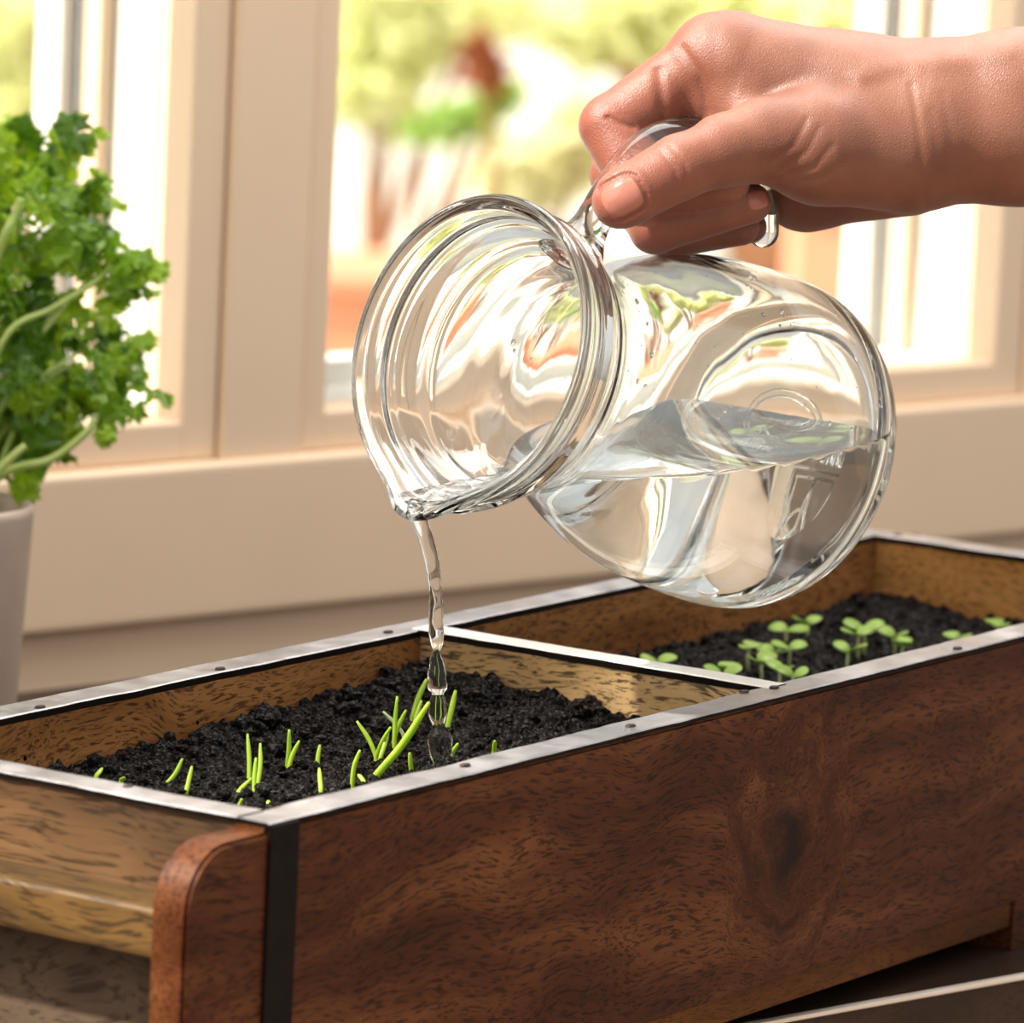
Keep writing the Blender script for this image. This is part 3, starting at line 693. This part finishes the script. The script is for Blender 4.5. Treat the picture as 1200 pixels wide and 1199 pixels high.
    for ax_ in range(3):
        o1, o2 = [q for q in range(3) if q != ax_]
        sl0 = [slice(1, -1)]*3; sl0[ax_] = slice(0, -1); sl1 = list(sl0); sl1[ax_] = slice(1, None)
        A = s[tuple(sl0)]; B = s[tuple(sl1)]; ch = np.argwhere(A != B)
        if not len(ch): continue
        flip = A[ch[:, 0], ch[:, 1], ch[:, 2]]
        base = ch + np.array([0 if q == ax_ else 1 for q in range(3)])
        def g(da, db):
            c = base.copy(); c[:, o1] -= da; c[:, o2] -= db; return vid[c[:, 0], c[:, 1], c[:, 2]]
        q = np.stack([g(1, 1), g(0, 1), g(0, 0), g(1, 0)], 1); q[flip] = q[flip][:, ::-1]; quads.append(q)
    Q = np.concatenate(quads)
    return V, Q, d, (x0, y0, z0, h)
V, Q, SD, GI = build_hand()
HOFF = 0.0
def hpt(x, y, z): return pix(x, y, DM - z*MPX)     # z in image units toward the camera
Vw = [hpt(*v) for v in V]
def skinmat():
    M, t, b = newmat('skin')
    v = mapping(t); n1 = noise_tex(t, v, 32, 3); n2 = noise_tex(t, v, 1500, 3, .6)
    c = ramp(t, n1, [(.3, (.165, .055, .028)), (.5, (.212, .078, .043)), (.7, (.262, .108, .065))])
    c = mixc(t, ramp(t, n2, [(.35, (.22,)*3), (.6, (0, 0, 0))]), c, (.15, .044, .023))
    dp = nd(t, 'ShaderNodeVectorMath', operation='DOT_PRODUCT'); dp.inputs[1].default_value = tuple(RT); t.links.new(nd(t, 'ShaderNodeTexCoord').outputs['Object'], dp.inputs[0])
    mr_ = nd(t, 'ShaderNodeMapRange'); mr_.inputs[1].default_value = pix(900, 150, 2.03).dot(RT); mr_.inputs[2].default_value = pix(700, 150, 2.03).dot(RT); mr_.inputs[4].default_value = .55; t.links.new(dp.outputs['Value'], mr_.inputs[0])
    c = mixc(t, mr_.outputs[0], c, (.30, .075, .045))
    t.links.new(c, b.inputs['Base Color']); b.inputs['Roughness'].default_value = .46
    b.inputs['Sheen Weight'].default_value = .22; b.inputs['Sheen Roughness'].default_value = .35; b.inputs['Subsurface Weight'].default_value = .22; b.inputs['Subsurface Radius'].default_value = (.010, .0035, .002); b.inputs['Subsurface Scale'].default_value = .6
    vo = nd(t, 'ShaderNodeTexVoronoi'); vo.inputs['Scale'].default_value = 1; vo.feature = 'DISTANCE_TO_EDGE'
    t.links.new(mapping(t, (1100, 1100, 700), (.3, .2, .6)), vo.inputs['Vector'])
    mx = nd(t, 'ShaderNodeMath', operation='ADD'); t.links.new(vo.outputs[0], mx.inputs[0]); t.links.new(n2, mx.inputs[1])
    bump(t, b, mx.outputs[0], .42, .00042); return M
M_skin = skinmat()
hand = mesh_obj('person', Vw, [tuple(int(i) for i in q) for q in Q], M_skin, None, True)
bmh = bmesh.new(); bmh.from_mesh(hand.data)          # carry the forearm on toward the elbow
ring = [e for e in bmh.edges if e.is_boundary]
for k in range(5):
    rv_ = {v for e in ring for v in e.verts}; cen = sum((v.co for v in rv_), Vector())/len(rv_)
    ex = bmesh.ops.extrude_edge_only(bmh, edges=ring); nv = [g for g in ex['geom'] if isinstance(g, bmesh.types.BMVert)]; ring = [g for g in ex['geom'] if isinstance(g, bmesh.types.BMEdge)]
    for v in nv: v.co = cen + (v.co-cen)*1.055 + RT*.06 - UP*.004
bmesh.ops.edgenet_fill(bmh, edges=ring)
bmh.to_mesh(hand.data); bmh.free()
fixn(hand)
hand.data.polygons.foreach_set('use_smooth', [True]*len(hand.data.polygons))
smd = hand.modifiers.new('smooth', 'SMOOTH'); smd.factor = .5; smd.iterations = 2
tag(hand, 'bare forearm and hand gripping the handle of the glass jug', 'person')
M_nailskin, tn, bn = newmat('fingernail')
nn = noise_tex(tn, mapping(tn, (60, 60, 60)), 1, 2); tn.links.new(ramp(tn, nn, [(.3, (.38, .135, .095)), (.7, (.46, .18, .135))]), bn.inputs['Base Color'])
bn.inputs['Roughness'].default_value = .18; bn.inputs['Subsurface Weight'].default_value = .15; bn.inputs['Subsurface Radius'].default_value = (.006, .002, .001)
def sdf(x, y, z):
    gx = (x-GI[0])/GI[3]; gy = (y-GI[1])/GI[3]; gz = (z-GI[2])/GI[3]; i, j, k = int(gx), int(gy), int(gz); a, b, c = gx-i, gy-j, gz-k; s_ = 0
    for p, q, r in [(p, q, r) for p in (0, 1) for q in (0, 1) for r in (0, 1)]:
        s_ += float(SD[i+p, j+q, k+r])*(a if p else 1-a)*(b if q else 1-b)*(c if r else 1-c)
    return s_
def surf_z(x, y):
    z = -34.0
    while z > -330:
        if sdf(x, y, z) < 0:
            lo, hi = z, z+2.0
            for _ in range(10):
                md_ = (lo+hi)/2
                if sdf(x, y, md_) < 0: lo = md_
                else: hi = md_
            return lo
        z -= 2.0
    return None
def fingernail(cx, cy, ang, ln, wd_, lift=1.6):
    n, mm = 12, 9; vs = []; fs = []; grid = {}
    for i in range(n+1):
        for j in range(mm+1):
            u = i/n*2-1; v = j/mm*2-1
            # rounded free end at u=1, rounded cuticle at u=-1
            lim = (1-abs(u)**4*.35); X = u*ln*.5*(1-.18*v*v); Yv = v*wd_*.5*lim
            x = cx + X*math.cos(ang)-Yv*math.sin(ang); y = cy + X*math.sin(ang)+Yv*math.cos(ang)
            z = surf_z(x, y)
            grid[i, j] = len(vs); edge = max(abs(u), abs(v)); vs.append([x, y, z])
    zs = [v[2] for v in vs if v[2] is not None]; zmean = sum(zs)/len(zs)
    out = []
    for idx, v in enumerate(vs):
        i, j = idx//(mm+1), idx % (mm+1); e = max(abs(i/n*2-1), abs(j/mm*2-1)); z = v[2] if v[2] is not None else zmean
        out.append(hpt(v[0], v[1], z + (lift if e < .99 else -1.2)))
    for i in range(n):
        for j in range(mm): fs.append((grid[i, j], grid[i+1, j], grid[i+1, j+1], grid[i, j+1]))
    return mesh_obj('fingernail', out, fs, M_nailskin, hand, True)
fingernail(NC[0], NC[1], math.radians(152), NC[2], NC[3], .9)
fingernail(888, 234, math.radians(-14), 26, 25, 1.0)

# ================================================================== PARSLEY
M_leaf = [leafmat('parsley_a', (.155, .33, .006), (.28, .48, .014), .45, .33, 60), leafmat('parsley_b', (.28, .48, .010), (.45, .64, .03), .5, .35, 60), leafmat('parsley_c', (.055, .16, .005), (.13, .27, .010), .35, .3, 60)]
M_pstem = leafmat('parsley_stem', (.50, .66, .16), (.66, .76, .30), .35, .4, 60)
M_pot = plain('clay_pot_paint', (.60, .475, .385), .6, 0, .06, 60, .2)
PB = onz(-78, 950, TZ); PDp = (pix(0, 0, 1)-CAM); dP = (PB-CAM).dot(FW); PPX = dP/FPX
pp = empty('potted_parsley', PB); tag(pp, 'leafy green parsley plant in a pale clay pot by the window', 'plant')
ptop = pix(-78, 580, dP); ph_ = (ptop-PB).length*.985; Rt = 107*PPX; Rb = 86*PPX
prf = [(0, 0), (Rb*.96, 0), (Rb, .002), (Rt-.0006, ph_-.003), (Rt, ph_), (Rt-.002, ph_+.0012), (Rt-.0042, ph_), (Rt-.0045, ph_-.018), (0, ph_-.018)]
vs = []; fs = []; n = 48
for r, z in prf:
    for k in range(n): a = 2*math.pi*k/n; vs.append(PB+Vector((r*math.cos(a), r*math.sin(a), z)))
for i in range(len(prf)-1):
    for k in range(n): fs.append((i*n+k, i*n+(k+1) % n, (i+1)*n+(k+1) % n, (i+1)*n+k))
o = mesh_obj('pot', vs, fs, M_pot, pp, True); fixn(o)
vs = [PB+Vector((0, 0, ph_-.008))]; fs = []
for k in range(24): a = k*math.pi/12; vs.append(PB+Vector((Rt*.955*math.cos(a), Rt*.955*math.sin(a), ph_-.011)))
for k in range(24): fs.append((0, 1+k, 1+(k+1) % 24))
mesh_obj('pot_soil', vs, fs, M_soil, pp)
def leaf_mesh(name, seed):
    rg = random.Random(seed); vs = []; fs = []
    def leaflet(o, ang, sc):
        n = 26; c = len(vs); vs.append((o[0]+math.cos(ang)*.38*sc, o[1]+math.sin(ang)*.38*sc, .05*sc))
        base = len(vs)
        for k in range(n+1):
            u = k/n; th = (u-.5)*2*1.95
            lob = .62+.38*abs(math.cos(th*1.55))**.6
            tooth = 1 - .17*(k % 2) - .06*rg.random()
            r = sc*lob*tooth*(1.0-.22*abs(th)/1.95)
            x = math.cos(ang+th*.62)*r; y = math.sin(ang+th*.62)*r
            zz = .16*sc*math.sin(th*3.1+seed) - .30*r*r/sc + .05*rg.uniform(-1, 1)*sc
            vs.append((o[0]+x, o[1]+y, zz))
        vs.append((o[0], o[1], 0))
        for k in range(n): fs.append((c, base+k, base+k+1))
        fs.append((c, base+n, base+n+1)); fs.append((c, base+n+1, base))
    leaflet((.42, 0), 0, .62); leaflet((.22, .06), 1.0, .52); leaflet((.22, -.06), -1.0, .52)
    if seed % 2: leaflet((.62, .10), .75, .40); leaflet((.62, -.10), -.75, .40)
    b0 = len(vs)
    for x in (0, .25, .55):
        for k in range(4): a = k*math.pi/2; vs.append((x, .018*math.cos(a), .018*math.sin(a)))
    for i in range(2):
        for k in range(4): fs.append((b0+i*4+k, b0+i*4+(k+1) % 4, b0+(i+1)*4+(k+1) % 4, b0+(i+1)*4+k))
    me = bpy.data.meshes.new(name); me.from_pydata(vs, [], fs); me.polygons.foreach_set('use_smooth', [False]*len(fs)); return me
LM = []
for i in range(6):
    for j in range(3):
        me = leaf_mesh('parsley_leaf', i); me.materials.append(M_leaf[j]); LM.append(me)
rp = random.Random(21)
crown = pix(-60, 585, dP)
def place_leaf(P, outd, size, mi=None):
    o = bpy.data.objects.new('leaf', LM[mi if mi is not None else rp.randrange(len(LM))]); link(o, pp)
    xd = outd.normalized(); zup = Vector((rp.uniform(-.5, .5), rp.uniform(-.5, .5), 1)) - FW*rp.uniform(.2, .9)
    zd = (zup - xd*zup.dot(xd)).normalized(); yd = zd.cross(xd)
    M = Matrix((xd, yd, zd)).transposed().to_4x4() @ Matrix.Scale(size, 4); M.translation = P-PB; o.matrix_basis = M; return o
# leaf sprays with known places in the crown (image position, size in image units, direction)
sprays = [(120, 320, 70, 25), (90, 300, 62, 170), (150, 315, 50, 15), (60, 185, 62, 60), (25, 175, 60, 110), (95, 225, 60, 10), (100, 235, 45, -30), (60, 240, 60, 20), (30, 215, 62, 80), (15, 260, 62, 150), (70, 275, 60, -20), (95, 265, 45, -10),
          (110, 400, 62, 40), (135, 430, 62, -10), (130, 465, 60, -55), (105, 440, 60, -80), (80, 410, 60, 120), (60, 460, 62, -100), (40, 500, 66, -80), (20, 470, 62, 180), (30, 420, 60, 90), (10, 400, 60, 60), (50, 370, 60, 30), (15, 350, 60, 130), (30, 310, 60, 20),
          (5, 520, 60, -100), (60, 510, 50, -60), (35, 535, 45, -70), (10, 300, 58, 200), (45, 345, 55, -40), (-20, 250, 62, 110), (-40, 320, 62, 160), (-30, 400, 62, 200), (-20, 470, 62, 230), (-50, 200, 60, 100), (-10, 190, 60, 80),
          (75, 440, 55, 10), (120, 470, 45, -40), (5, 440, 55, 20), (20, 385, 55, -60), (80, 350, 30, 20), (125, 500, 30, -70), (90, 470, 50, 60), (0, 230, 55, 40), (45, 215, 50, 120), (40, 470, 55, 30), (-60, 270, 60, 180), (-90, 340, 60, 180), (-90, 430, 60, 190), (-110, 260, 60, 150), (-120, 380, 60, 190), (-70, 180, 60, 110)]
tips = []
for i, (x, y, sz, an) in enumerate(sprays):
    dz = rp.uniform(-.035, .045) if i > 2 else -.012
    P = pix(x, y, dP+dz); a = math.radians(an)
    od = RT*math.cos(a) + UP*math.sin(a) - FW*rp.uniform(-.5, .6)
    mi = None  # lighter greens up top, darker low down: light painted into the crown
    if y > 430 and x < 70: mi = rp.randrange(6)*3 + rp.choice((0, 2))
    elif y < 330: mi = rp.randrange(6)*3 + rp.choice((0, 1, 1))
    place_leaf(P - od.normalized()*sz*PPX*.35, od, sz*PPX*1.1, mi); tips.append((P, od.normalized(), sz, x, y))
    for q in range(4):
        od2 = od + RT*rp.uniform(-.9, .9) + UP*rp.uniform(-.9, .9) + FW*rp.uniform(-.9, .9)
        place_leaf(P - od.normalized()*sz*PPX*.3 + Vector((rp.uniform(-1, 1), rp.uniform(-1, 1), rp.uniform(-1, 1)))*.012, od2, sz*PPX*rp.uniform(.6, 1.0))
def stem(ctrl, r0_, r1_):
    pts = [Vector(p) for p in catmull([tuple(c) for c in ctrl], 6)]; n_ = len(pts)
    vs, fs = tube_data(pts, [r0_+(r1_-r0_)*i/(n_-1) for i in range(n_)], 8); return mesh_obj('stem', vs, fs, M_pstem, pp, True)
for i, (P, od, sz, x, y) in enumerate(tips):
    if i % 4: continue
    b = PB + Vector((rp.uniform(-.02, .02), rp.uniform(-.02, .02), ph_-.012)); md_ = (b+P)/2 + Vector((0, 0, .012)) - od*.004
    stem([b, b*.65+P*.35+Vector((0, 0, .012)), b*.3+P*.7+Vector((0, 0, .008)), P-od*sz*PPX*.3], .0015, .0008)
s0 = pix(-40, 590, dP-.02)
stem([s0, pix(10, 552, dP-.03), pix(60, 538, dP-.03), pix(100, 508, dP-.03), pix(112, 490, dP-.03)], .0020, .0015)
stem([pix(-40, 590, dP-.02), pix(-10, 560, dP-.035), pix(15, 535, dP-.04), pix(30, 522, dP-.04)], .0022, .0016)
stem([pix(-30, 480, dP-.03), pix(10, 390, dP-.04), pix(60, 362, dP-.03), pix(112, 330, dP-.02), pix(130, 312, dP-.02)], .0016, .0011)
stem([pix(-40, 400, dP-.03), pix(2, 285, dP-.05), pix(16, 255, dP-.05), pix(25, 232, dP-.05)], .0022, .0016)
for x_, y_, an, z_, mi_ in ((128, 308, 10, 56, 3), (150, 312, -8, 52, 4), (150, 316, -45, 46, 0), (118, 306, 60, 44, 6), (135, 318, -70, 42, 9)):
    a_ = math.radians(an); place_leaf(pix(x_, y_, dP-.02), RT*math.cos(a_)+UP*math.sin(a_)-FW*.15, z_*PPX, mi_)
for an in (-80, -40): place_leaf(pix(118, 500, dP-.03), RT*math.cos(math.radians(an))+UP*math.sin(math.radians(an)), 26*PPX, 1)

# ================================================================== GARDEN
GZ0 = -1.0
M_ground = plain('pale_paving', (.60, .58, .50), .8, 0, .15, 1.5)
tag(box('ground', (-14, WT+.145, GZ0-.1), (24, 34, GZ0), M_ground, bev=0, wall=True), 'pale sunlit paving of the garden outside', kind='structure')
M_terra = plain('terracotta', (.74, .30, .17), .75, 0, .12, 6)
M_terra2 = plain('terracotta_pale', (.78, .36, .22), .75, 0, .10, 6)
def planter_out(name, xa, xb, ytop, ybase, label, mat, depth=.5):
    A = onz(xa, ybase, GZ0); B = onz(xb, ybase, GZ0); d = (A-CAM).dot(FW); hgt = (ybase-ytop)/FPX*d*1.0
    root = empty(name, (A+B)/2); tag(root, label, 'planter')
    ax_ = RT.copy(); ax_.z = 0; ax_.normalize(); ay_ = Vector((-ax_.y, ax_.x, 0)); ln = (B-A).dot(ax_)
    def bx(nm, a0, a1, b0, b1, z0, z1, mt):
        bm = bmesh.new(); bmesh.ops.create_cube(bm, size=1)
        for v in bm.verts: v.co = A + ax_*(a0+(v.co.x+.5)*(a1-a0)) + ay_*(b0+(v.co.y+.5)*(b1-b0)) + Vector((0, 0, z0+(v.co.z+.5)*(z1-z0)))
        bmesh.ops.bevel(bm, geom=bm.edges[:], offset=.012, segments=2, affect='EDGES'); return bm_obj(nm, bm, mt, root)
    bx('trough_body', 0, ln, 0, depth, 0, hgt*.84, mat); bx('trough_rim', -.02, ln+.02, -.02, depth+.02, hgt*.8, hgt, mat)
    bx('trough_soil', .05, ln-.05, .05, depth-.05, hgt*.5, hgt*.8, M_soil); return root
planter_out('terracotta_trough', 330, 700, 322, 424, 'long terracotta trough outside, seen left of the jug', M_terra)
planter_out('terracotta_trough', 930, 1042, 190, 392, 'tall terracotta trough outside under the forearm', M_terra2)
M_fence = plain('fence_wash', (.80, .79, .72), .8, 0, .06, 3)
fr_ = empty('garden_fence', wp(5, 22, GZ0)); tag(fr_, 'pale washed board fence at the end of the garden', 'fence')
fs0 = onwall(330, 100, 22)[0]; fs1 = onwall(1250, 100, 22)[0]
nb = 34
for k in range(-24, nb):
    s_ = fs0 + (fs1-fs0)*k/nb; w1 = (fs1-fs0)/nb
    box('board', (s_, 22, GZ0), (s_+w1*.93, 22.03, GZ0+1.9), M_fence, fr_, 0, 1, True)
for z in (.4, 1.5): box('rail', (fs0-(fs1-fs0)*24/nb, 22.03, GZ0+z), (fs1, 22.08, GZ0+z+.09), M_fence, fr_, 0, 1, True)
M_bark = plain('bark', (.30, .13, .06), .85, 0, .3, 20)
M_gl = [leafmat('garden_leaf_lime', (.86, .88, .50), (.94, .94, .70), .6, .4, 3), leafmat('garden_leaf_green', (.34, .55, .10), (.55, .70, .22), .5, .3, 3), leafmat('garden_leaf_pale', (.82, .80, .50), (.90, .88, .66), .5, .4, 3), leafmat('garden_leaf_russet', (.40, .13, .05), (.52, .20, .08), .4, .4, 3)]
def shrub(name, label, trunk, blobs, mat, nleaf, lsize, seed, tr=.02, cat='shrub'):
    """trunk: (x, y) image position of the foot on the ground; blobs: (x, y, rx, ry) image ellipses at the foot's depth"""
    rg = random.Random(seed); P = onz(trunk[0], trunk[1], GZ0); d = (P-CAM).dot(FW); px = d/FPX
    root = empty(name, P); tag(root, label, cat)
    for bi, (x, y, rx, ry) in enumerate(blobs):
        c = pix(x, y, d); b = P if tr > 0 else P
        mid = (P*.5+c*.5) + RT*rg.uniform(-8, 8)*px
        vs, fs = tube_data([Vector(q) for q in catmull([tuple(P-Vector((0, 0, .02))), tuple(P*.75+mid*.25), tuple(mid), tuple(c)], 4)], [tr*(1-.05*k) for k in range(13)], 8); mesh_obj('trunk' if bi == 0 else 'branch', vs, fs, M_bark, root, True)
    vs = []; fs = []; tot = sum(b[2]*b[3] for b in blobs)
    for (x, y, rx, ry) in blobs:
        for k in range(int(nleaf*rx*ry/tot)):
            while True:
                a, b_, c_ = rg.uniform(-1, 1), rg.uniform(-1, 1), rg.uniform(-1, 1)
                if a*a+b_*b_+c_*c_ < 1: break
            q = pix(x+a*rx, y+b_*ry, d) + FW*(c_*rx*px*.6)
            e1_ = Vector((rg.gauss(0, 1), rg.gauss(0, 1), rg.gauss(0, .6))).normalized(); e2_ = e1_.cross(Vector((rg.gauss(0, 1), rg.gauss(0, 1), rg.gauss(0, 1)))).normalized(); ls = lsize*rg.uniform(.6, 1.3); b0 = len(vs); e3_ = e1_.cross(e2_)
            vs += [q-e1_*ls, q+e2_*ls*.42-e1_*ls*.2, q+e1_*ls, q-e2_*ls*.42-e1_*ls*.2, q+e3_*ls*.15]
            fs += [(b0, b0+1, b0+4), (b0+1, b0+2, b0+4), (b0+2, b0+3, b0+4), (b0+3, b0, b0+4)]
    o = mesh_obj('foliage', vs, fs, mat, root); o['kind'] = 'stuff'; return root
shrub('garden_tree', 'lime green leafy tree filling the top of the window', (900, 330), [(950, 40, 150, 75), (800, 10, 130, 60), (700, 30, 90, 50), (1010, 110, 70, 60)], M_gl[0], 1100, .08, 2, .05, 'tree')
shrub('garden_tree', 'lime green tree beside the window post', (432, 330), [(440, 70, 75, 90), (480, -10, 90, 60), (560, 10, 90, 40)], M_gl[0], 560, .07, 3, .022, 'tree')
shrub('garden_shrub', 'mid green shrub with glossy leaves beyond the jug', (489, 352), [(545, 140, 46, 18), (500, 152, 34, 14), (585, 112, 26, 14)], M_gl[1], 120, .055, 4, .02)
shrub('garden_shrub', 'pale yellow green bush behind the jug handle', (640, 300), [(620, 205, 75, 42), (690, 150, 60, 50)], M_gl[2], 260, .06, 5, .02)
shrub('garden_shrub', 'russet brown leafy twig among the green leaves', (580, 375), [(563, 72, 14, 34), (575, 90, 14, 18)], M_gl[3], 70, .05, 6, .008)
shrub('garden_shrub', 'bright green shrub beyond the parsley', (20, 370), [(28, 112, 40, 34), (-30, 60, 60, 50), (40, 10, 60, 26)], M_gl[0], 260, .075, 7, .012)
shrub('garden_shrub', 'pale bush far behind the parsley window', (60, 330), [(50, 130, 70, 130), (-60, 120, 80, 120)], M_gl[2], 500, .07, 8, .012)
